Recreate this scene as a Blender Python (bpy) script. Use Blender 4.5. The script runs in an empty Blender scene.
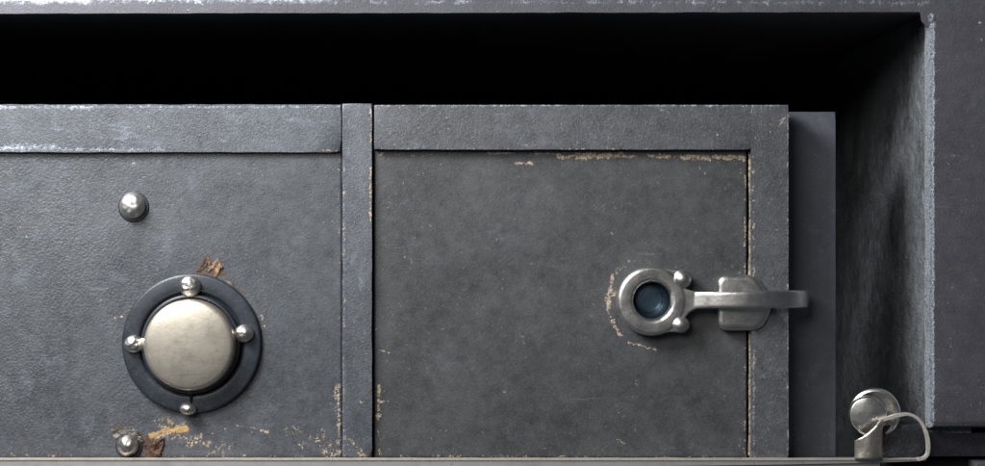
import bpy, bmesh, math, random
from mathutils import Vector, Matrix, noise as mnoise

random.seed(7)
SC = bpy.context.scene
COL = SC.collection
S = 0.0005            # metres per photo pixel at the door face
DIST = 0.8            # camera distance from the door face
CX, CY = 492.5, 233.0

# ---------------------------------------------------------------- camera
cam_data = bpy.data.cameras.new("camera")
cam_data.sensor_width = 36
cam_data.lens = 36 * DIST / (985 * S)
cam_data.clip_start = 0.01
cam_data.clip_end = 50
cam = bpy.data.objects.new("camera", cam_data)
COL.objects.link(cam)
cam.location = (0, -DIST, 0)
cam.rotation_euler = (math.radians(90), 0, 0)
SC.camera = cam

# ---------------------------------------------------------------- light
world = bpy.data.worlds.new("World")
SC.world = world
world.use_nodes = True
bg = world.node_tree.nodes["Background"]
bg.inputs[0].default_value = (0.75, 0.85, 1.0, 1)
bg.inputs[1].default_value = 0.07


def area(name, loc, target, sx, sy, power, color):
    l = bpy.data.lights.new(name, 'AREA')
    l.shape = 'RECTANGLE'
    l.size, l.size_y = sx, sy
    l.energy = power
    l.color = color
    o = bpy.data.objects.new(name, l)
    COL.objects.link(o)
    o.location = loc
    d = Vector(target) - Vector(loc)
    o.rotation_euler = d.to_track_quat('-Z', 'Y').to_euler()
    return o


area("key_softbox", (-0.41, -0.30, 0.40), (-0.10, 0, 0.03), 0.28, 0.22, 10.5, (0.96, 0.98, 1.0))
area("front_fill", (-0.62, -1.25, 0.56), (0.0, 0, 0), 0.8, 0.5, 11.0, (1.0, 0.98, 0.95))  # added fill for metal reflections and the inner wall, no such lamp seen
SC.view_settings.view_transform = 'Standard'
SC.view_settings.look = 'None'
SC.view_settings.exposure = 0
SC.view_settings.gamma = 1


# ---------------------------------------------------------------- pixel helpers
def W(px, py, y=0.0):
    """world point at depth y (photo pixels, + is into the safe), seen at (px, py)"""
    k = (DIST + y * S) / DIST
    return Vector(((px - CX) * S * k, y * S, (CY - py) * S * k))


# ---------------------------------------------------------------- shader helpers
class NB:
    def __init__(self, name):
        self.m = bpy.data.materials.new(name)
        self.m.use_nodes = True
        self.nt = self.m.node_tree
        self.n = self.nt.nodes
        self.b = self.n["Principled BSDF"]
        g = self.n.new("ShaderNodeNewGeometry")
        v = self.n.new("ShaderNodeVectorMath"); v.operation = 'MULTIPLY_ADD'
        self.l(g.outputs["Position"], v.inputs[0])
        v.inputs[1].default_value = (1 / S, 1 / S, -1 / S)
        v.inputs[2].default_value = (CX, 0, CY)
        self.P = v.outputs[0]                       # photo pixel units
        f = self.n.new("ShaderNodeVectorMath"); f.operation = 'MULTIPLY'
        self.l(self.P, f.inputs[0]); f.inputs[1].default_value = (1, 0, 1)
        self.F = f.outputs[0]

    def l(self, a, b):
        self.nt.links.new(a, b)

    def set(self, inp, v):
        if isinstance(v, (int, float)):
            inp.default_value = v
        elif isinstance(v, tuple):
            inp.default_value = v if len(v) == 4 or inp.type == 'VECTOR' else v + (1,)
        else:
            self.l(v, inp)

    def math(self, op, a, b=None, c=None, clamp=False):
        m = self.n.new("ShaderNodeMath"); m.operation = op; m.use_clamp = clamp
        self.set(m.inputs[0], a)
        if b is not None: self.set(m.inputs[1], b)
        if c is not None: self.set(m.inputs[2], c)
        return m.outputs[0]

    def noise(self, scale, detail=2.0, rough=0.5, dist=0.0, stretch=None, off=0.0, lac=2.0):
        t = self.n.new("ShaderNodeTexNoise")
        t.inputs["Scale"].default_value = scale
        t.inputs["Detail"].default_value = detail
        t.inputs["Roughness"].default_value = rough
        t.inputs["Distortion"].default_value = dist
        t.inputs["Lacunarity"].default_value = lac
        vec = self.P
        if stretch or off:
            v = self.n.new("ShaderNodeVectorMath"); v.operation = 'MULTIPLY_ADD'
            self.l(vec, v.inputs[0])
            v.inputs[1].default_value = stretch or (1, 1, 1)
            v.inputs[2].default_value = (off, off * 1.7, off * 0.6)
            vec = v.outputs[0]
        self.l(vec, t.inputs["Vector"])
        return t.outputs[0]

    def step(self, v, a, b, lo=0.0, hi=1.0):
        m = self.n.new("ShaderNodeMapRange"); m.interpolation_type = 'SMOOTHSTEP'
        self.set(m.inputs[0], v)
        m.inputs[1].default_value = a; m.inputs[2].default_value = b
        m.inputs[3].default_value = lo; m.inputs[4].default_value = hi
        return m.outputs[0]

    def lin(self, v, a, b, lo=0.0, hi=1.0):
        m = self.n.new("ShaderNodeMapRange")
        self.set(m.inputs[0], v)
        m.inputs[1].default_value = a; m.inputs[2].default_value = b
        m.inputs[3].default_value = lo; m.inputs[4].default_value = hi
        return m.outputs[0]

    def mix(self, f, a, b):
        m = self.n.new("ShaderNodeMix"); m.data_type = 'RGBA'
        self.set(m.inputs[0], f)
        self.set(m.inputs[6], a); self.set(m.inputs[7], b)
        return m.outputs[2]

    def bump(self, h, strength, dist, prev=None):
        b = self.n.new("ShaderNodeBump")
        b.inputs["Strength"].default_value = strength
        b.inputs["Distance"].default_value = dist * S
        self.l(h, b.inputs["Height"])
        if prev is not None: self.l(prev, b.inputs["Normal"])
        return b.outputs[0]

    def strokes(self, lst, attr=""):
        """strongest of soft capsules (ax, ay, bx, by, radius, amount), read as 0..1"""
        if lst == "attr":
            at = self.n.new("ShaderNodeAttribute"); at.attribute_name = attr
            return at.outputs["Fac"]
        out = None
        for ax, ay, bx, by, r, amt in lst:
            g = self.n.new("ShaderNodeGroup"); g.node_tree = capsule_group()
            if out is not None: self.l(out, g.inputs[5])
            self.l(self.F, g.inputs[0])
            g.inputs[1].default_value = (ax, 0, ay)
            g.inputs[2].default_value = (bx + 0.01, 0, by)
            g.inputs[3].default_value = r
            g.inputs[4].default_value = amt
            out = g.outputs[0]
        return out


_caps = []


def capsule_group():
    if _caps: return _caps[0]
    g = bpy.data.node_groups.new("capsule_mask", 'ShaderNodeTree')
    for nm, ty in (("P", 'NodeSocketVector'), ("A", 'NodeSocketVector'), ("B", 'NodeSocketVector'),
                   ("R", 'NodeSocketFloat'), ("Amount", 'NodeSocketFloat'), ("Previous", 'NodeSocketFloat')):
        g.interface.new_socket(nm, in_out='INPUT', socket_type=ty)
    g.interface.new_socket("Mask", in_out='OUTPUT', socket_type='NodeSocketFloat')
    gi = g.nodes.new("NodeGroupInput"); go = g.nodes.new("NodeGroupOutput")

    def vm(op, a, b=None):
        n = g.nodes.new("ShaderNodeVectorMath"); n.operation = op
        g.links.new(a, n.inputs[0])
        if b is not None: g.links.new(b, n.inputs[1])
        return n

    def mm(op, a, b=None, clamp=False):
        n = g.nodes.new("ShaderNodeMath"); n.operation = op; n.use_clamp = clamp
        for i, v in enumerate((a, b)):
            if v is None: continue
            if isinstance(v, (int, float)): n.inputs[i].default_value = v
            else: g.links.new(v, n.inputs[i])
        return n.outputs[0]
    pa = vm('SUBTRACT', gi.outputs[0], gi.outputs[1]).outputs[0]
    ba = vm('SUBTRACT', gi.outputs[2], gi.outputs[1]).outputs[0]
    t = mm('DIVIDE', vm('DOT_PRODUCT', pa, ba).outputs["Value"], vm('DOT_PRODUCT', ba, ba).outputs["Value"], True)
    sc = vm('SCALE', ba); g.links.new(t, sc.inputs["Scale"])
    d = vm('LENGTH', vm('SUBTRACT', pa, sc.outputs[0]).outputs[0]).outputs["Value"]
    k = mm('SUBTRACT', 1.0, mm('DIVIDE', d, gi.outputs[3]), True)
    g.links.new(mm('MAXIMUM', mm('MULTIPLY', k, gi.outputs[4]), gi.outputs[5]), go.inputs[0])
    _caps.append(g)
    return g


def paint(name, base, rough=0.5, leather=0.0, grain=0.5, specks=1.0, scuffs=0.5,
          chips=(), ochre=(), bare_or_bright=(), rust=(), mottled=0.35, seed=0.0, streak=None, spec=0.5):
    nb = NB(name)
    lo = tuple(c * (1 - mottled) for c in base)
    hi = tuple(min(1, c * (1 + mottled)) for c in base)
    # broad tone plus millimetre tone of aged paint
    n1 = nb.noise(0.012, 3, 0.6, 0.4, off=seed)
    n2 = nb.noise(0.09, 5, 0.7, 0.2, off=seed + 11)
    tone = nb.math('ADD', nb.math('MULTIPLY', n1, 0.55), nb.math('MULTIPLY', n2, 0.45))
    col = nb.mix(nb.lin(tone, 0.34, 0.66), lo, hi)
    # pepper grain
    g1 = nb.noise(0.55, 3, 0.75, off=seed + 3)
    col = nb.mix(nb.step(g1, 0.5, 0.74, 0, 0.55 * grain), col, tuple(min(1, c * 2.3 + 0.01) for c in base))
    col = nb.mix(nb.step(g1, 0.44, 0.28, 0, 0.7 * grain), col, tuple(c * 0.4 for c in base))
    # pale rubbed scuffs
    if streak:
        s1 = nb.noise(0.045, 8, 0.78, 0.4, stretch=streak, off=seed + 21)
    else:
        s1 = nb.noise(0.035, 8, 0.78, 0.3, off=seed + 21)
    col = nb.mix(nb.step(s1, 0.54, 0.72, 0, scuffs), col, (base[0] * 2.6 + .01, base[1] * 2.7 + .012, base[2] * 2.9 + .015))
    # small pale specks and nicks
    zone = nb.step(nb.noise(0.018, 2, 0.6, off=seed + 31), 0.42, 0.62, 0.15, 1.0)
    sp = nb.noise(0.32, 1.5, 0.55, 0.8, off=seed + 41)
    spm = nb.step(nb.math('ADD', sp, nb.math('MULTIPLY', zone, 0.06)), 0.765, 0.80, 0, 0.62 * specks)
    col = nb.mix(spm, col, (0.40, 0.36, 0.30))
    # fine scratches
    sc = nb.noise(0.05, 3, 0.6, 0.6, stretch=(0.35, 1, 5.5), off=seed + 51)
    scm = nb.step(sc, 0.705, 0.735, 0, 0.22 * specks)
    col = nb.mix(scm, col, (0.28, 0.27, 0.26))
    wn = nb.noise(0.085, 8, 0.74, 0.9, off=seed + 61)
    wn2 = nb.noise(0.42, 3, 0.7, 0.4, off=seed + 71)
    wsum = nb.math('ADD', nb.math('MULTIPLY', wn, 0.72), nb.math('MULTIPLY', wn2, 0.28))
    wnc = nb.lin(wsum, 0.35, 0.65)
    rough_v = nb.lin(n2, 0.3, 0.7, rough - 0.08, rough + 0.1)
    metal = None
    hgt = None
    if bare_or_bright:
        m = nb.strokes(bare_or_bright, "wear_bare_or_bright")
        f = nb.step(nb.math('ADD', m, nb.math('MULTIPLY', wnc, 0.75)), 0.66, 1.25)
        col = nb.mix(nb.math('MULTIPLY', f, 0.85), col, nb.mix(nb.lin(g1, 0.35, 0.65), (0.10, 0.11, 0.13), (0.66, 0.69, 0.76)))
        metal = nb.math('MULTIPLY', f, 0.45)
        hgt = f
    if ochre:
        m = nb.strokes(ochre, "wear_ochre")
        f = nb.step(nb.math('ADD', m, nb.math('MULTIPLY', wnc, 0.9)), 0.92, 1.12)
        col = nb.mix(nb.math('MULTIPLY', f, 0.9), col, nb.mix(wn2, (0.28, 0.14, 0.04), (0.78, 0.50, 0.17)))
    if rust:
        m = nb.strokes(rust, "wear_rust")
        f = nb.step(nb.math('ADD', m, nb.math('MULTIPLY', wnc, 0.9)), 0.85, 1.2)
        col = nb.mix(nb.math('MULTIPLY', f, 0.85), col, nb.mix(wn2, (0.022, 0.015, 0.010), (0.13, 0.072, 0.034)))
    if chips:
        m = nb.strokes(chips, "wear_chips")
        f = nb.math('MULTIPLY', nb.step(nb.math('ADD', m, nb.math('MULTIPLY', wnc, 1.2)), 1.10, 1.30), nb.step(m, 0.02, 0.12))
        col = nb.mix(nb.math('MULTIPLY', f, 0.9), col, nb.mix(nb.lin(wn2, .35, .65), (0.13, 0.10, 0.075), (0.50, 0.41, 0.30)))
        hgt = f if hgt is None else nb.math('MAXIMUM', f, hgt)
    nb.l(col, nb.b.inputs["Base Color"])
    nb.l(rough_v, nb.b.inputs["Roughness"])
    if metal is not None: nb.l(metal, nb.b.inputs["Metallic"])
    nb.b.inputs["Specular IOR Level"].default_value = spec
    nrm = None
    if leather:
        h = nb.noise(0.40, 2.5, 0.55, 0.3, off=seed + 81)
        amt = nb.step(nb.noise(0.009, 2, 0.5, off=seed + 5), 0.35, 0.6, 0.6, 1)
        if name == "door_paint_leathery":
            sx = nb.n.new("ShaderNodeSeparateXYZ"); nb.l(nb.P, sx.inputs[0])
            amt = nb.math('MULTIPLY', amt, nb.lin(sx.outputs[0], 60, 340, 1.0, 0.15))
        nrm = nb.bump(nb.math('MULTIPLY', h, amt), 1.0, leather)
    nrm = nb.bump(g1, 1.0, 0.5 * grain, nrm)
    if hgt is not None:
        nrm = nb.bump(nb.math('SUBTRACT', 1.0, hgt), 0.7, 0.8, nrm)
    nb.l(nrm, nb.b.inputs["Normal"])
    return nb.m


def metal(name, color, rough=0.34, stretch=None, tarnish=0.35, dents=0.4, seed=0.0, metallic=1.0, warm=(0.2, 0.16, 0.11)):
    nb = NB(name)
    a = nb.noise(0.05, 5, 0.65, 0.3, off=seed)
    g = nb.noise(0.6, 3, 0.7, off=seed + 5)
    col = nb.mix(nb.step(a, 0.42, 0.72, 0, tarnish), color, tuple(c * 0.45 for c in color))
    col = nb.mix(nb.step(g, 0.56, 0.74, 0, tarnish), col, warm)
    br = nb.noise(0.35, 4, 0.7, 0.0, stretch=stretch or (1, 1, 1), off=seed + 9)
    col = nb.mix(nb.step(br, 0.35, 0.7, 0, 0.3), col, tuple(min(1, c * 1.25) for c in color))
    pit = nb.noise(0.28, 2, 0.6, 0.5, off=seed + 31)
    col = nb.mix(nb.step(pit, 0.69, 0.74, 0, 0.75), col, tuple(c * 0.35 for c in color))
    scr = nb.noise(0.06, 3, 0.6, 0.8, stretch=(0.5, 1, 6), off=seed + 37)
    col = nb.mix(nb.step(scr, 0.63, 0.67, 0, 0.35), col, tuple(c * 0.5 for c in color))
    nb.l(col, nb.b.inputs["Base Color"])
    nb.b.inputs["Metallic"].default_value = metallic
    nb.l(nb.lin(a, 0.3, 0.7, rough - 0.05, rough + 0.12), nb.b.inputs["Roughness"])
    h = nb.noise(0.09, 2, 0.5, 0.3, off=seed + 13)
    n = nb.bump(h, 1.0, dents * 0.45)
    n = nb.bump(br, 1.0, dents * 0.22, n)
    nb.l(n, nb.b.inputs["Normal"])
    return nb.m


def rusty(name, a, b, seed=0):
    nb = NB(name)
    n = nb.noise(0.3, 5, 0.7, 0.5, off=seed)
    nb.l(nb.mix(nb.lin(n, 0.35, 0.65), a, b), nb.b.inputs["Base Color"])
    nb.b.inputs["Roughness"].default_value = 0.55
    nb.l(nb.bump(n, 1.0, 1.5), nb.b.inputs["Normal"])
    return nb.m


GREY = (0.070, 0.074, 0.081)
WEAR_LEFT = dict(
               chips=[(339, 160, 339, 330, 3, .34), (338, 385, 339, 455, 6, .62), (318, 448, 336, 458, 10, .45),
                      (236, 425, 252, 427, 2.6, .8), (252, 427, 268, 432, 2.3, .75), (252, 432, 248, 440, 2, .7),
                      (158, 430, 215, 446, 22, .55), (205, 425, 232, 455, 14, .34), (295, 425, 330, 450, 26, .42),
                      (104, 320, 122, 316, 3, .5), (0, 154, 338, 154, 3, .28), (0, 455, 330, 457, 4, .42),
                      (260, 300, 268, 345, 4, .35), (262, 172, 340, 158, 8, .2)],
               ochre=[(150, 435, 168, 428, 5, .85), (164, 431, 186, 429, 7, 1.0), (150, 437, 158, 436, 4, .9), (165, 420, 190, 442, 14, .45)],
               rust=[(118, 434, 152, 444, 17, .9), (204, 270, 222, 274, 11, .85), (196, 276, 206, 258, 5, .8), (224, 276, 244, 294, 7, .7), (150, 428, 185, 432, 14, .5)],
               bare_or_bright=[(0, 250, 20, 260, 30, .25)])
M_left = paint("door_paint_leathery", (0.058, 0.062, 0.069), rough=0.40, leather=0.75, grain=0.6, specks=0.8, scuffs=0.35, seed=3, **{k: "attr" for k in WEAR_LEFT})
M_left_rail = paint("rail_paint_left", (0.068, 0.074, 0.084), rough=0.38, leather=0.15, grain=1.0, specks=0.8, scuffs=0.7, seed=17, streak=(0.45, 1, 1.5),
                    bare_or_bright=[(-150, 147, 55, 147, 8, .6), (55, 149, 165, 150, 5, .5), (-150, 107, 100, 107, 5, .62), (100, 107, 340, 107, 3, .5), (60, 130, 130, 140, 16, .22),  # pale streaks along both rail edges, weaker towards the right
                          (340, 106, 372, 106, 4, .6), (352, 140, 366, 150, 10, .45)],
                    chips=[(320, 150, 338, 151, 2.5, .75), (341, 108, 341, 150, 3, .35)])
M_strip = paint("strip_paint", (0.064, 0.069, 0.078), rough=0.40, leather=0.15, grain=1.0, specks=1.0, scuffs=0.7, seed=23, streak=(1.4, 1, 0.5),
                bare_or_bright=[(344, 160, 344, 455, 3, .45), (352, 175, 360, 230, 14, .2)],
                chips=[(345, 110, 345, 455, 3, .3), (347, 440, 366, 458, 9, .55), (356, 395, 360, 400, 6, .4),
                       (371, 105, 371, 230, 3.5, .55)])
WEAR_RIGHT = dict(
                chips=[(374, 155, 490, 154, 3, .45), (488, 153, 512, 153, 3, .9), (512, 153, 560, 154, 2.5, .75),
                       (560, 157, 620, 155, 7, .9), (620, 156, 744, 157, 4.5, .95), (670, 158, 730, 158, 5, .8), (515, 163, 531, 163, 4, .95),
                       (738, 158, 743, 160, 4, .85), (379, 385, 378, 420, 5, .75), (378, 402, 388, 401, 4, .85), (378, 350, 388, 352, 3, .6),
                       (377, 420, 380, 455, 4, .6), (400, 456, 745, 457, 3, .5), (618, 290, 605, 300, 4, .85), (612, 275, 607, 310, 5, .85),
                       (607, 310, 620, 335, 4.5, .85), (628, 342, 655, 349, 3.5, .85), (612, 275, 625, 266, 4, .6),
                       (630, 440, 600, 450, 12, .40), (740, 440, 746, 456, 6, .6), (700, 168, 706, 175, 3, .6), (640, 120, 660, 130, 3, .1),
                       (745, 160, 745, 455, 2.2, .5), (610, 230, 612, 234, 3, .8)],
                bare_or_bright=[(600, 448, 700, 448, 8, .25)])
M_right = paint("door_paint_smooth", (0.048, 0.049, 0.051), rough=0.48, leather=0.05, grain=0.6, specks=0.7, scuffs=0.3, seed=37, **{k: "attr" for k in WEAR_RIGHT})
M_right_rail = paint("rail_paint_right", (0.064, 0.067, 0.073), rough=0.42, leather=0.12, grain=1.0, specks=1.2, scuffs=0.6, seed=47, streak=(0.8, 1, 1.0),
                     chips=[(752, 155, 752, 455, 2.6, .55), (374, 149, 745, 150, 2, .35), (640, 118, 665, 130, 12, .33),
                            (650, 120, 655, 124, 4, .6), (774, 130, 784, 118, 2.5, .6), (385, 107, 420, 108, 2, .5)],
                     bare_or_bright=[(374, 106, 788, 106, 2.5, .5), (786, 106, 786, 455, 2.5, .42), (752, 260, 752, 450, 4, .45), (640, 112, 700, 125, 16, .2)])
M_edge = rusty("filler_strip", (0.045, 0.04, 0.035), (0.55, 0.43, 0.30), 5)
M_slab = paint("slab_paint", (0.072, 0.076, 0.092), rough=0.5, leather=0.0, grain=0.3, specks=0.6, scuffs=0.3, mottled=0.15, seed=57,
               chips=[(791, 113, 795, 114, 3, .9)])
M_face = paint("body_paint", (0.058, 0.057, 0.068), rough=0.5, leather=0.15, grain=0.8, specks=0.8, scuffs=0.3, mottled=0.22, seed=67,
               bare_or_bright=[(929.2, 24, 929.2, 428, 4.6, 1.15), (931, 24, 931, 428, 11, .2), (929, 18, 931, 26, 6, .8), (-200, 1, 90, 1, 8, .85), (90, 1, 330, 2, 7, .6), (330, 3, 930, 4, 6, .38),  # top-band strokes paint in strong light from the left; edge strokes are wear
                     (970, 275, 976, 283, 5, .35)],
               chips=[(977, 24, 979, 25, 3, .7), (978, 40, 979, 41, 3, .55)])
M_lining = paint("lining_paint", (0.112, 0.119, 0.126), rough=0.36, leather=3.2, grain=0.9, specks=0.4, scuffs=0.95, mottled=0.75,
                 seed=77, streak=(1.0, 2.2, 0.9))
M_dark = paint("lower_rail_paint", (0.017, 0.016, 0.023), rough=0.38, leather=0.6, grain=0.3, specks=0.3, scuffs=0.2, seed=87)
M_guide = paint("guide_block_paint", (0.028, 0.029, 0.033), rough=0.33, leather=0.8, grain=0.5, specks=0.6, scuffs=0.6, seed=91)
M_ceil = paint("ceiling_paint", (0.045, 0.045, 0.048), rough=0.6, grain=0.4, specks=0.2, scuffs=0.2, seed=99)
M_black = paint("cavity_shadow_black", (0.008, 0.008, 0.009), rough=0.8, grain=0.2, specks=0, scuffs=0, seed=97, spec=0.1)  # near-black colour puts the cavity's shadow into the paint
M_dial = paint("dial_enamel", (0.018, 0.022, 0.029), rough=0.40, leather=0.1, grain=0.25, specks=0.35, scuffs=0.35, mottled=0.3, seed=107)
M_knob = metal("knob_nickel", (0.54, 0.49, 0.41), rough=0.36, tarnish=0.45, dents=0.25, seed=1, metallic=0.85)
M_steel = metal("worn_steel", (0.58, 0.56, 0.53), rough=0.42, tarnish=0.5, dents=0.9, seed=2)
M_stud = metal("stud_steel", (0.60, 0.57, 0.53), rough=0.33, tarnish=0.45, dents=1.4, seed=8)
M_latch = metal("latch_steel", (0.58, 0.56, 0.53), rough=0.34, tarnish=0.35, dents=0.5, seed=4)
M_arm = metal("lever_steel", (0.60, 0.58, 0.55), rough=0.30, tarnish=0.3, dents=0.5, stretch=(0.15, 1, 3), seed=6)
M_plug = metal("keyhole_blue_steel", (0.05, 0.085, 0.12), rough=0.42, tarnish=0.3, dents=0.9, seed=9, metallic=0.6, warm=(.2, .25, .3))
M_ledge = metal("ledge_steel", (0.42, 0.42, 0.41), rough=0.42, tarnish=0.2, dents=0.15, stretch=(0.1, 1, 2), seed=12, metallic=0.7)
M_ledge_edge = metal("ledge_worn_edge", (0.62, 0.54, 0.44), rough=0.42, tarnish=0.5, dents=0.6, seed=14, metallic=0.6)
M_curl = metal("curled_strip_steel", (0.62, 0.57, 0.49), rough=0.28, tarnish=0.6, dents=1.6, stretch=(3, 1, 0.4), seed=16, metallic=0.9)
M_loop = metal("loop_steel", (0.60, 0.56, 0.50), rough=0.42, tarnish=0.3, dents=0.5, seed=21, metallic=0.55)
M_disc = metal("pivot_steel", (0.66, 0.64, 0.60), rough=0.28, tarnish=0.15, dents=0.4, seed=18)
M_rust = rusty("rust_flake_brown", (0.015, 0.009, 0.006), (0.12, 0.055, 0.022))
M_rust2 = rusty("rust_flake_orange", (0.025, 0.016, 0.011), (0.34, 0.19, 0.10), 4)
M_flake = rusty("lifted_paint_grey", (0.05, 0.045, 0.04), (0.16, 0.15, 0.13), 8)


# ---------------------------------------------------------------- object helpers
def thing(name, loc, label, cat, group=None):
    o = bpy.data.objects.new(name, None)
    o.empty_display_size = 0.01
    COL.objects.link(o)
    o.location = loc
    o["label"] = label
    o["category"] = cat
    o["kind"] = "thing"
    if group: o["group"] = group
    return o


def link(name, bm, mat, parent=None, root=None, smooth=False, label=None):
    """bm is in world coordinates; store it relative to the thing's base"""
    root = parent
    while root is not None and root.parent is not None: root = root.parent
    base = root.location if root is not None else Vector()
    bmesh.ops.recalc_face_normals(bm, faces=bm.faces)
    bmesh.ops.translate(bm, vec=-Vector(base), verts=bm.verts)
    if smooth:
        for f in bm.faces: f.smooth = True
    me = bpy.data.meshes.new(name)
    bm.to_mesh(me); bm.free()
    me.materials.append(mat)
    o = bpy.data.objects.new(name, me)
    COL.objects.link(o)
    if parent is not None: o.parent = parent
    if label: o["label"] = label
    if smooth == 'auto':
        pass
    return o


def prism(outline, y0, y1, bev=0.0, seg=3, bm=None, exact=True, all_edges=False, rough=0.0):
    """outline in photo pixels seen at depth y0 (front); extruded straight back to y1"""
    bm = bm or bmesh.new()
    fr = [bm.verts.new(W(x, y, y0)) for x, y in outline]
    bk = [bm.verts.new(Vector((v.co.x, y1 * S, v.co.z))) for v in fr]
    n = len(outline)
    front = bm.faces.new(fr)
    bm.faces.new(list(reversed(bk)))
    for i in range(n):
        bm.faces.new((fr[i], bk[i], bk[(i + 1) % n], fr[(i + 1) % n]))
    if bev:
        es = [e for e in bm.edges if all(v in fr for v in e.verts)] if not all_edges else \
            [e for e in bm.edges if any(v in fr for v in e.verts)]
        bmesh.ops.bevel(bm, geom=es, offset=bev * S, segments=seg, profile=0.5, affect='EDGES', clamp_overlap=True)
    return bm


def rect(x0, y0, x1, y1):
    return [(x0, y0), (x1, y0), (x1, y1), (x0, y1)]


def wobble_edge(x0, y0, x1, y1, n=40, amp=0.5, seed=0):
    pts = []
    for i in range(n):
        t = i / n
        x = x0 + (x1 - x0) * t; y = y0 + (y1 - y0) * t
        d = mnoise.noise(Vector((x * 0.05, y * 0.05, seed))) * amp + mnoise.noise(Vector((x * 0.3, y * 0.3, seed + 9))) * amp * 0.5
        L = math.hypot(x1 - x0, y1 - y0)
        pts.append((x - (y1 - y0) / L * d, y + (x1 - x0) / L * d))
    return pts


def wrect(x0, y0, x1, y1, amp=0.5, seed=0, step=10):
    """rectangle whose edges waver like hand-worked steel"""
    p = []
    c = [(x0, y0), (x1, y0), (x1, y1), (x0, y1)]
    for i in range(4):
        a, b = c[i], c[(i + 1) % 4]
        L = math.hypot(b[0] - a[0], b[1] - a[1])
        q = wobble_edge(*a, *b, n=max(2, int(L / step)), amp=amp, seed=seed + i)
        q[0] = a
        p += q
    return p


def worn_panel(name, x0, y0, x1, y1, depth, mat, parent, wear):
    """box whose face is a one-pixel grid, gently uneven, with the chip zones stored per vertex"""
    import numpy as np
    xs = np.arange(x0, x1 + 0.5, 1.0); zs = np.arange(y0, y1 + 0.5, 1.0)
    X, Z = np.meshgrid(xs, zs)
    nx, nz = len(xs), len(zs)
    Y = (0.5 * np.sin(X * 0.021 + Z * 0.013 + 1) * np.sin(Z * 0.027 - X * 0.006) + 0.25 * np.sin(X * 0.07 + 2) * np.sin(Z * 0.055 + X * 0.02))
    e = np.minimum(np.minimum(X - x0, x1 - X), np.minimum(Z - y0, y1 - Z))
    Y = Y * 0.8 * np.clip(e / 8, 0, 1) + 1.5 * np.clip(1 - e / 2, 0, 1) ** 2
    co = np.stack([(X - CX) * S, Y * S, (CY - Z) * S], -1).reshape(-1, 3) - np.array(parent.location)
    idx = np.arange(nx * nz).reshape(nz, nx)
    q = np.stack([idx[:-1, :-1], idx[1:, :-1], idx[1:, 1:], idx[:-1, 1:]], -1).reshape(-1, 4)
    rim = list(idx[0, :]) + list(idx[1:, -1]) + list(idx[-1, -2::-1]) + list(idx[-2:0:-1, 0])
    base = nx * nz
    back = co[rim].copy(); back[:, 1] = depth * S - parent.location[1]
    verts = np.concatenate([co, back])
    n = len(rim)
    faces = q.tolist() + [[int(rim[i]), int(rim[(i + 1) % n]), base + (i + 1) % n, base + i] for i in range(n)]
    faces.append([base + i for i in range(n)])
    me = bpy.data.meshes.new(name)
    me.from_pydata(verts.tolist(), [], faces)
    me.update()
    for k, lst in wear.items():
        m = np.zeros(X.shape)
        for ax, ay, bx, by, r, amt in lst:
            ba = np.array([bx - ax + 0.01, by - ay]); L = float(ba @ ba)
            t = np.clip(((X - ax) * ba[0] + (Z - ay) * ba[1]) / L, 0, 1)
            d = np.hypot(X - ax - ba[0] * t, Z - ay - ba[1] * t)
            m = np.maximum(m, np.clip(1 - d / r, 0, 1) * amt)
        at = me.attributes.new("wear_" + k, 'FLOAT', 'POINT')
        at.data.foreach_set("value", np.concatenate([m.ravel(), np.zeros(n)]).astype(np.float32))
    me.materials.append(mat)
    o = bpy.data.objects.new(name, me)
    COL.objects.link(o)
    o.parent = parent
    autosmooth(o, 50)
    return o


def lathe(px, py, prof, seg=72, y0=0.0, tilt=None, squash=(1, 1), bm=None):
    """prof: (radius, depth) in photo pixels from the outside in; axis along the view depth"""
    bm = bm or bmesh.new()
    ymin = min(y for r, y in prof) + y0
    c = W(px, py, y0)
    R = tilt or Matrix.Identity(3)
    rings = []
    for r, y in prof:
        if r <= 0:
            rings.append([bm.verts.new(c + R @ Vector((0, y * S, 0)))])
        else:
            rings.append([bm.verts.new(c + R @ Vector((r * S * squash[0] * math.cos(2 * math.pi * i / seg), y * S,
                                                       r * S * squash[1] * math.sin(2 * math.pi * i / seg)))) for i in range(seg)])
    for a, b in zip(rings, rings[1:]):
        for i in range(seg):
            j = (i + 1) % seg
            if len(a) == 1 and len(b) == 1: continue
            if len(a) == 1: bm.faces.new((a[0], b[i], b[j]))
            elif len(b) == 1: bm.faces.new((a[i], b[0], a[j]))
            else: bm.faces.new((a[i], b[i], b[j], a[j]))
    return bm


def dome(r, h, base=0.0, n=10, flat=1.0):
    """profile of a round head of radius r rising h towards the camera"""
    p = [(r, base)]
    for i in range(n + 1):
        a = math.pi / 2 * i / n
        p.append((r * math.cos(a) ** flat, base - 1 - (h - 1) * math.sin(a)))
    p[-1] = (0, base - h)
    return p


def autosmooth(o, ang=35):
    for p in o.data.polygons: p.use_smooth = True
    o.data.set_sharp_from_angle(angle=math.radians(ang))
    return o


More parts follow.
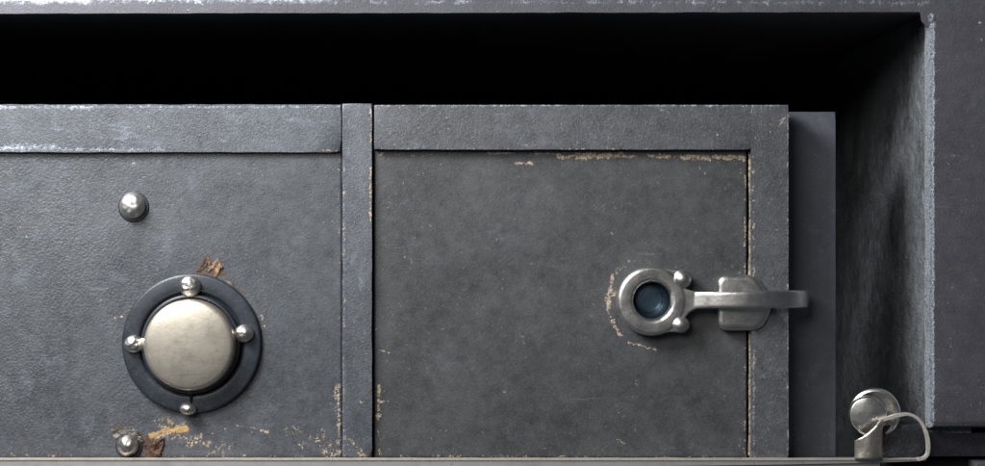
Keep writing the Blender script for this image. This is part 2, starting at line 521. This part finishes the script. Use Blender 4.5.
# ---------------------------------------------------------------- safe body
body = thing("steel_safe", W(500, 470, 100), "dark grey steel safe with chipped doors, round nickel dial and ring lever latch", "safe")
FY = -8   # face of the casing
frame_pts = []
outer = [(-300, -140), (1120, -140), (1120, 428), (931, 428)]
frame_pts += outer[:3]
frame_pts += [(1120, 428)] + []
frame_pts = [(-300, -140), (1120, -140), (1120, 428.5)]
frame_pts += [(931, 428.5)]
frame_pts += wobble_edge(930, 427, 930, 24, n=60, amp=0.9, seed=3)[1:]
frame_pts += [(929.5, 20), (928, 15.5), (924, 12.5)]
frame_pts += wobble_edge(920, 12.2, -170, 14, n=110, amp=0.45, seed=5)
frame_pts += [(-170, 14), (-170, 428.5), (-300, 428.5)]
bm = prism(frame_pts, FY, 12, bev=8, seg=5)
autosmooth(link("face_frame", bm, M_face, body), 40)
# weld lump in the corner of the opening
bm = lathe(931, 19, [(7.5, 6), (7.2, 1), (6.4, -1), (4.6, -2.6), (2.3, -3.4), (0, -3.6)], 32, y0=FY + 2.5, squash=(0.8, 1.15))
for v in bm.verts:
    v.co += Vector((0.0004, 0.0003, 0.0004)) * mnoise.noise(v.co * 900) * 1.2
link("weld_bead", bm, M_face, body, smooth=True)
# lining (walls of the opening, running straight back)
x930 = W(930, 0, 0).x / S + CX
def wallbox(x0, py0, x1, py1, y0, y1):
    return lambda bm=None: prism_world(x0, py0, x1, py1, y0, y1, bm)
def prism_world(x0, py0, x1, py1, y0, y1, bm=None, bev=0, ny=1):
    bm = bm or bmesh.new()
    vs = []
    for y in (y0, y1):
        for (x, z) in ((x0, py0), (x1, py0), (x1, py1), (x0, py1)):
            vs.append(bm.verts.new(Vector(((x - CX) * S, y * S, (CY - z) * S))))
    for f in ((0, 1, 2, 3), (7, 6, 5, 4), (0, 4, 5, 1), (1, 5, 6, 2), (2, 6, 7, 3), (3, 7, 4, 0)):
        bm.faces.new([vs[i] for i in f])
    if bev:
        bmesh.ops.bevel(bm, geom=list(bm.edges), offset=bev * S, segments=3, profile=0.5, affect='EDGES')
    return bm
bm = prism_world(931, 11.5, 975, 446, 12.3, 62)
prism_world(931, 11.5, 975, 560, 62, 900, bm)
link("lining_wall", bm, M_lining, body)
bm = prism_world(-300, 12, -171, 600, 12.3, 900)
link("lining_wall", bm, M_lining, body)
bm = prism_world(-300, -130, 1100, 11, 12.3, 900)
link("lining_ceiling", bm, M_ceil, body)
bm = prism_world(-300, 0, 1100, 600, 890, 930)
link("back_plate", bm, M_black, body)
bm = prism_world(-170, 560, 930, 600, 12.3, 900)
link("lining_floor", bm, M_black, body)
# lower rail under the casing face, and the plinth below
bm = prism(wrect(884, 433, 1120, 456, 0.5, 9), 10, 60, bev=6, seg=4)
autosmooth(link("lower_rail", bm, M_dark, body), 40)
bm = prism(rect(884, 426, 1120, 520), 24, 60, bev=1)  # solid black block stands in for the shade below the casing face
link("recess_shade_block", bm, M_black, body)
bm = prism(wrect(883, 424.5, 925.5, 458, 0.4, 13), 4, 60, bev=5, seg=5)
autosmooth(link("guide_block", bm, M_guide, body), 40)
bm = prism(rect(976, 462, 1120, 560), -2, 60, bev=1.5)
link("plinth", bm, M_face, body)
bm = prism_world(-300, 470, 1120, 560, 40, 60)
link("bottom_plate", bm, M_black, body)

# ---------------------------------------------------------------- left door (with the dial)
dl = worn_panel("door", -150, 105, 342, 458, 26, M_left, body, WEAR_LEFT)
dl["label"] = "leathery grey door carrying the round nickel dial"
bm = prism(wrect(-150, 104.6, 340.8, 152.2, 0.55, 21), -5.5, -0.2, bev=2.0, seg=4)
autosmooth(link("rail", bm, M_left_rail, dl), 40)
# upright strip closing the door
bm = prism(wrect(342.2, 103.6, 371.8, 458, 0.5, 22), -5.6, 26, bev=2.4, seg=4)
autosmooth(link("stile", bm, M_strip, dl), 40)


def rivet(px, py, r, parent, root, shade_ring=True, h=11, sq=(1, 1), mat=None, name="rivet", y0=0.0):
    pr = dome(r, h, 0.0, 12, 0.9)
    bm = lathe(px, py, pr, 48, y0=y0, squash=sq)
    for v in bm.verts:
        v.co += Vector((0, 1, 0)) * mnoise.noise(v.co * 450 + Vector((px, 0, py))) * 0.0004
    o = link(name, bm, mat or M_stud, parent, root=root, smooth=True)
    if shade_ring:
        bm = lathe(px + 0.6, py + 0.8, [(r + 2.6, 0.5), (r + 2.4, -0.8), (r + 1.2, -1.3), (r - 1, -1.2), (r - 1, 0.5)], 48, y0=y0, squash=sq)
        link("rivet_shade_ring", bm, M_dial, parent, smooth=True)  # dark ring set low and right, stands in for the rivet's shadow
    return o


rivet(133.2, 206.2, 13.0, dl, dl, h=13, mat=M_steel)
rivet(128.5, 444.8, 11.2, dl, dl, h=13, mat=M_stud)

# dial: dark enamelled ring > knob, studs
ring_prof = [(69.5, 0.3), (69.5, -3.6), (69.0, -4.8), (68.0, -5.5), (66.5, -5.8), (60, -6.2), (54.5, -6.4), (53, -6.0), (51.5, -3.6), (49.0, -1.5), (30, -1.2)]
bm = lathe(192.3, 343, ring_prof, 128)
dial = link("dial_ring", bm, M_dial, dl, smooth=True)
autosmooth(dial, 50)
kp = [(45.8, 0), (45.8, -8), (45.4, -14), (44.8, -17.5), (44.0, -19.6), (42.6, -20.8), (40.5, -21.4), (34, -22.4), (26, -23.3), (16, -24.0), (8, -24.3), (0, -24.4)]
bm = lathe(192.3, 345.0, kp, 128)
for v in bm.verts:
    v.co.z -= v.co.y * 0.075
link("dial_knob", bm, M_knob, dl, smooth=True)
# dark collar round the foot of the knob
bm = lathe(192.0, 343.4, [(49.4, 0), (49.4, -7.5), (48.6, -8.8), (47.4, -9.2), (46.2, -9.0), (46.2, 0)], 96)
link("knob_collar", bm, M_dial, dl, smooth=True)
for px, py, r, sq in ((190.5, 286.5, 10.8, (1, 1)), (134.5, 344, 10.0, (1.0, 0.9)), (244, 333.5, 10.2, (1, 0.88)), (188.5, 408.5, 8.6, (1, 0.72))):
    rivet(px, py, r, dl, dl, shade_ring=False, h=9, sq=sq, name="stud", y0=-6.0)
# arms of the side studs reaching in under the knob
bm = prism([(136, 337.5), (150, 339), (150, 350), (136, 351)], -10, -4, bev=2.5, seg=3)
link("stud_shank", bm, M_stud, dl, smooth=True)
bm = prism([(233, 330), (243, 326.5), (243, 340), (233, 340.5)], -10, -4, bev=2.5, seg=3)
link("stud_shank", bm, M_stud, dl, smooth=True)
bm = prism([(188.2, 390), (193, 390), (191.8, 403), (190.2, 403)], -7.9, -5, bev=0.3)
link("index_slot", bm, M_black, dl)


def shard(pts, y, th, mat, parent, name="paint_flake", curl=3.0, seed=0):
    """a lifted flake with a torn outline, its middle puffed off the door"""
    bm = bmesh.new()
    # refine the outline so that it looks torn
    out = []
    n = len(pts)
    for i in range(n):
        a, b = pts[i], pts[(i + 1) % n]
        k = 5
        for j in range(k):
            t = j / k
            x = a[0] + (b[0] - a[0]) * t; z = a[1] + (b[1] - a[1]) * t
            if j:
                x += random.uniform(-.9, .9); z += random.uniform(-.9, .9)
            out.append((x, z))
    cx = sum(p[0] for p in out) / len(out); cz = sum(p[1] for p in out) / len(out)
    rings = []
    for f in (1.0, 0.66, 0.33):
        rings.append([])
        for (x, z) in out:
            xx = cx + (x - cx) * f; zz = cz + (z - cz) * f
            d = curl * mnoise.noise(Vector((xx * 0.12, zz * 0.12, seed))) * 1.6
            rings[-1].append(bm.verts.new(W(xx, zz, y - abs(d) - 0.4)))
    c = bm.verts.new(W(cx, cz, y - curl * 0.6))
    m = len(out)
    for a, b in zip(rings, rings[1:]):
        for i in range(m):
            bm.faces.new((a[i], a[(i + 1) % m], b[(i + 1) % m], b[i]))
    for i in range(m):
        bm.faces.new((rings[-1][i], rings[-1][(i + 1) % m], c))
    # skirt down to the door so that the flake has thickness
    sk = [bm.verts.new(Vector((v.co.x, y * S + th * S, v.co.z))) for v in rings[0]]
    for i in range(m):
        bm.faces.new((rings[0][(i + 1) % m], rings[0][i], sk[i], sk[(i + 1) % m]))
    return link(name, bm, mat, parent)


shard([(206, 255), (209, 260), (213, 262), (219, 258), (220, 263), (223, 267), (219, 269), (217, 277), (214, 276), (215, 270), (211, 268), (208, 272), (209, 265)], 0, 0.3, M_rust2, dl, "rust_flake", 2, 1)
shard([(207, 254), (209, 261), (204, 267), (201, 273), (196, 270), (200, 270), (204, 262)], 0, 0.3, M_rust, dl, "rust_flake", 2, 2)
shard([(224, 278), (231, 282), (236, 291), (229, 287)], -0.2, 0.5, M_flake, dl, "paint_flake", 3, 3)
shard([(143, 447), (155, 441), (164, 438), (161, 452), (158, 459), (143, 459), (147, 453)], -0.5, 0.8, M_rust, dl, "rust_flake", 4, 4)
shard([(112, 428), (118, 430), (126, 426), (134, 429), (140, 434), (143, 442), (136, 436), (127, 432), (119, 436), (117, 443), (113, 434)], -0.2, 0.5, M_flake, dl, "paint_flake", 4, 5)

# ---------------------------------------------------------------- right door (with the lever)
dr = worn_panel("door", 374.0, 105, 747.2, 458, 26, M_right, body, WEAR_RIGHT)
dr["label"] = "smooth dark grey door with chipped cream edges and lever latch"
bm = prism(wrect(374.2, 105, 753, 149.5, 0.4, 31), -8.0, -0.2, bev=1.5, seg=4)
autosmooth(link("rail", bm, M_right_rail, dr), 40)
bm = prism(wrect(751.2, 105, 788.5, 459, 0.35, 32), -8.2, 26.2, bev=1.5, seg=4)
autosmooth(link("stile", bm, M_right_rail, dr), 40)
# cream filler squeezed out along the seams of the recessed panel
bm = prism(wobble_edge(748.9, 151, 748.9, 458, 90, 0.7, 40) + wobble_edge(751, 458, 751, 151, 60, 0.2, 41), -1.6, 0.4, bev=0.5)
link("seam_filler", bm, M_edge, dr)
# stepped plate behind the door edge
bm = prism(wrect(700, 112, 835.5, 460, 0.3, 50), 34, 70, bev=1.0)
autosmooth(link("step_plate", bm, M_slab, dr), 40)

# latch: ring, balls, neck in one remeshed body
bm = bmesh.new()
def torus_part(cx, cy, R, hw, y0, y1, seg=96, bm=None):
    # rounded-rectangle section swept round
    sec = []
    n = 20
    for i in range(n):
        a = 2 * math.pi * i / n
        ca, sa = math.cos(a), math.sin(a)
        e = 0.48
        sec.append((math.copysign(abs(ca) ** e, ca) * hw, (y0 + y1) / 2 + math.copysign(abs(sa) ** e, sa) * (y1 - y0) / 2))
    rings = []
    for k in range(seg):
        t = 2 * math.pi * k / seg
        # the ring is a little heavier at the lower left
        h = 1 + 0.05 * math.cos(t - math.radians(215))
        rings.append([])
        for s, y in sec:
            r = R + s * h
            p = W(cx, cy, (y0 + y1) / 2)
            rings[-1].append(bm.verts.new(Vector((p.x + r * S * math.cos(t), y * S, p.z + r * S * math.sin(t)))))
    for k in range(seg):
        a, b = rings[k], rings[(k + 1) % seg]
        for i in range(n):
            j = (i + 1) % n
            bm.faces.new((a[i], b[i], b[j], a[j]))
torus_part(651.6, 300.5, 26.6, 7.9, -17, -1, bm=bm)
def ball(px, py, y, r, bm, sx=1, sz=1):
    m = Matrix.Translation(W(px, py, y)) @ Matrix.Diagonal((sx, 1, sz, 1))
    bmesh.ops.create_icosphere(bm, subdivisions=4, radius=r * S, matrix=m)
ball(682, 279, -11, 9.6, bm)
ball(680, 324.2, -11, 9.2, bm, 1.05, 0.95)
prism([(658, 268), (670, 269), (681, 271), (684, 280), (680, 288), (672, 291), (662, 284)], -15.5, -3, bm=bm)
prism([(658, 334), (670, 332), (679, 332), (683, 324), (680, 316), (672, 310), (662, 318)], -15.5, -3, bm=bm)
prism([(671, 287), (679, 288.5), (687, 289), (696, 291.5), (704, 292.5), (704, 308), (696, 309), (690, 312), (684, 319), (671, 318)], -16.2, -5, bm=bm)
# lever arm bowed out and back past the door edge
path = [(684, -9), (696, -13.5), (708, -19), (722, -23.5), (738, -26), (754, -26), (770, -23), (784, -17), (795, -9), (802, 0), (805, 9), (805, 16)]
def spl(p, n=6):
    out = []
    for i in range(len(p) - 1):
        p0 = p[max(i - 1, 0)]; p1 = p[i]; p2 = p[i + 1]; p3 = p[min(i + 2, len(p) - 1)]
        for j in range(n):
            t = j / n
            out.append(tuple(0.5 * ((2 * b) + (-a + c) * t + (2 * a - 5 * b + 4 * c - d) * t * t + (-a + 3 * b - 3 * c + d) * t ** 3)
                             for a, b, c, d in zip(p0, p1, p2, p3)))
    out.append(p[-1])
    return out
pp = spl(path)
rings = []
n = 28
for i, (x, y) in enumerate(pp):
    a = pp[max(i - 1, 0)]; b = pp[min(i + 1, len(pp) - 1)]
    t = Vector((b[0] - a[0], b[1] - a[1])).normalized()
    nx, ny = -t.y, t.x
    u = i / (len(pp) - 1)
    hw = 8.8 - 0.9 * math.sin(min(1, u * 1.6) * math.pi) * 0.6 + (0.6 if u > .55 else 0) * (u - .55)
    zc = 300.2 - 1.6 * u
    hw *= 1.0 if u < 0.97 else (0.85 if u < 0.99 else 0.5)
    th = 3.2
    ringv = []
    for k in range(n):
        an = 2 * math.pi * k / n
        ca, sa = math.cos(an), math.sin(an)
        dz = math.copysign(abs(ca) ** 0.35, ca) * hw
        dt = math.copysign(abs(sa) ** 0.45, sa) * th
        c = W(x, zc, y)
        ringv.append(bm.verts.new(c + Vector((nx * dt * S, ny * dt * S, dz * S))))
    rings.append(ringv)
for a, b in zip(rings, rings[1:]):
    for k in range(n):
        j = (k + 1) % n
        bm.faces.new((a[k], b[k], b[j], a[j]))
bm.faces.new(rings[0]); bm.faces.new(rings[-1])
ring = link("latch_lever", bm, M_latch, dr, smooth=True)
rm = ring.modifiers.new("remesh", 'REMESH'); rm.mode = 'VOXEL'; rm.voxel_size = 0.65 * S; rm.use_smooth_shade = True
sm = ring.modifiers.new("smooth", 'SMOOTH'); sm.factor = 0.5; sm.iterations = 6
# keeper plate under the lever
def rounded(pts, r, k=5):
    out = []
    n = len(pts)
    for i in range(n):
        p = Vector(pts[i]); a = Vector(pts[i - 1]); b = Vector(pts[(i + 1) % n])
        rr = min(r, (a - p).length * 0.45, (b - p).length * 0.45)
        s = p + (a - p).normalized() * rr; e = p + (b - p).normalized() * rr
        for j in range(k + 1):
            t = j / k
            q = s * (1 - t) ** 2 + p * 2 * t * (1 - t) + e * t * t
            out.append((q.x, q.y))
    return out
kp = rounded([(717, 275), (756, 274.5), (770.5, 296), (771.5, 312), (761, 330.5), (717, 330.5)], 11, 8)
def plate(outline, y_back, prof):
    """plate with rolled edges: prof lists (inset, depth)"""
    bm = bmesh.new()
    c = Vector((sum(p[0] for p in outline) / len(outline), sum(p[1] for p in outline) / len(outline)))
    n = len(outline)
    rings = []
    for ins, y in prof:
        row = []
        for i in range(n):
            p = Vector(outline[i]); t = (Vector(outline[(i + 1) % n]) - Vector(outline[i - 1])).normalized()
            nrm = Vector((-t.y, t.x))
            if nrm.dot(c - p) < 0: nrm = -nrm
            q = p + nrm * ins
            row.append(bm.verts.new(W(q.x, q.y, y)))
        rings.append(row)
    for a, b in zip(rings, rings[1:]):
        for i in range(n):
            j = (i + 1) % n
            bm.faces.new((a[i], b[i], b[j], a[j]))
    bm.faces.new(rings[-1])
    return bm
bm = plate(kp, 0, [(0, 0.5), (0, -8), (0.3, -10), (1.0, -11.6), (2.2, -12.8), (4.0, -13.6), (6.0, -13.9)])
autosmooth(link("keeper_plate", bm, M_latch, dr), 60)
# keyhole plug seen inside the ring: stepped recessed disc
bm = lathe(652, 300.5, [(21.5, 0), (21.5, -3), (20.5, -3.4), (19.0, -3.0), (18.5, -1.0), (17.8, -1.0)], 64)
bezel = link("keyhole_bezel", bm, M_dial, dr, smooth=True)
bm = lathe(651.5, 300.5, [(18.4, 0.3), (18.2, -0.8), (0, -1.2)], 64)
lathe(648.5, 298.5, [(14.2, 0), (14.0, -1.6), (13.2, -2.6), (9, -3.2), (0, -3.5)], 64, bm=bm)
plug = link("keyhole_plug", bm, M_plug, dr, smooth=True)

# ---------------------------------------------------------------- ledge strip with curled end
lg = thing("steel_ledge", W(460, 475, -20), "thin polished steel ledge under the doors with worn cream lip and a curled right end", "ledge")
face = [(-160, 459.9), (790, 459.9), (926, 459.4), (926, 460.6), (880, 462.3), (790, 464.2), (690, 465.6), (560, 467.5), (480, 475), (-160, 475)]
bm = prism(face, -12, -8.6, bev=0.0)
link("front_face", bm, M_ledge, lg)
bm = prism([(-160, 463), (880, 463), (880, 467), (-160, 475)], -8.6, 36)
link("shelf", bm, M_ledge, lg)
lip = wobble_edge(-160, 458.1, 922, 458.1, 140, 0.35, 60) + [(926, 458), (926, 459.7)] + [(790, 460.1), (-160, 460.1)]
bm = prism(lip, -13, -8.6, bev=0.4)
link("lip", bm, M_ledge_edge, lg)


def ribbon(path, th, y0, y1, nb_=1):
    """bent sheet following a path seen edge-on"""
    p = spl(path, 8)
    bm = bmesh.new()
    rows = []
    for i, (x, z) in enumerate(p):
        a = p[max(i - 1, 0)]; b = p[min(i + 1, len(p) - 1)]
        t = Vector((b[0] - a[0], b[1] - a[1])).normalized()
        nx, nz = -t.y * th / 2, t.x * th / 2
        f1 = W(x + nx, z + nz, y0); f2 = W(x - nx, z - nz, y0)
        rows.append([bm.verts.new(f1), bm.verts.new(f2), bm.verts.new(Vector((f2.x, y1 * S, f2.z))), bm.verts.new(Vector((f1.x, y1 * S, f1.z)))])
    for a, b in zip(rows, rows[1:]):
        for k in range(4):
            j = (k + 1) % 4
            bm.faces.new((a[k], b[k], b[j], a[j]))
    bm.faces.new(rows[0]); bm.faces.new(rows[-1])
    bmesh.ops.bevel(bm, geom=[e for e in bm.edges if abs(e.verts[0].co.y - y0 * S) < 1e-6 and abs(e.verts[1].co.y - y0 * S) < 1e-6 and len(e.link_faces) == 2
                              and not all(abs(v.co.y - y0 * S) < 1e-6 for f in e.link_faces for v in f.verts)],
                    offset=0.5 * S, segments=2, affect='EDGES')
    return bm
bm = ribbon([(918, 459.3), (924, 458.4), (928.2, 454), (928.8, 446), (928, 438), (925, 428), (920, 420.5), (914, 416), (907, 414.3), (898, 415.5), (889, 418), (880, 421)], 3.0, -15, -9)
autosmooth(link("curl", bm, M_loop, lg), 50)
# the curled sheet turning down to the ledge as a rounded face
bm = bmesh.new()
cols = []
N = 28
for i in range(N + 1):
    t = i / N
    a = math.pi * t
    x = 868.5 - 13.2 * math.cos(a)
    y = -13 - 9 * math.sin(a)
    u = (x - 855.3) / 26.4
    top = 440 - 10 * u - 11 * u * u
    cols.append((x, y, top))
rows = []
for x, y, top in cols:
    r = []
    for k in range(13):
        z = top + (459 - top) * k / 12
        d = mnoise.noise(Vector((x * 0.12, z * 0.05, 3))) * 1.3
        r.append(bm.verts.new(W(x, z, y + d)))
    rows.append(r)
for a, b in zip(rows, rows[1:]):
    for k in range(12):
        bm.faces.new((a[k], b[k], b[k + 1], a[k + 1]))
o = link("curl_post", bm, M_curl, lg, smooth=True)
so = o.modifiers.new("solid", 'SOLIDIFY'); so.thickness = 2 * S; so.offset = 0

# pivot disc leaning on the post: its axis points down and left towards the viewer
tilt = Matrix.Rotation(math.radians(-9), 3, 'Z') @ Matrix.Rotation(math.radians(3), 3, 'X')
bm = lathe(875, 413.0, [(0, 5), (24.5, 5), (25.2, 3.5), (25.2, 0.5), (24.2, -1), (22.2, -1.6), (20.6, -0.6), (19.4, 0.4), (10, 0.4)], 80, y0=6, tilt=tilt)
pd = link("pivot_flange", bm, M_disc, lg, smooth=True)
autosmooth(pd, 45)
bm = lathe(868.2, 415.0, [(18.2, 12), (18.2, -0.5), (17.8, -1.4), (16.9, -1.8), (0, -2.2)], 72, y0=-6, tilt=tilt)
c = link("pivot_cap", bm, M_disc, pd, smooth=True)
autosmooth(c, 45)
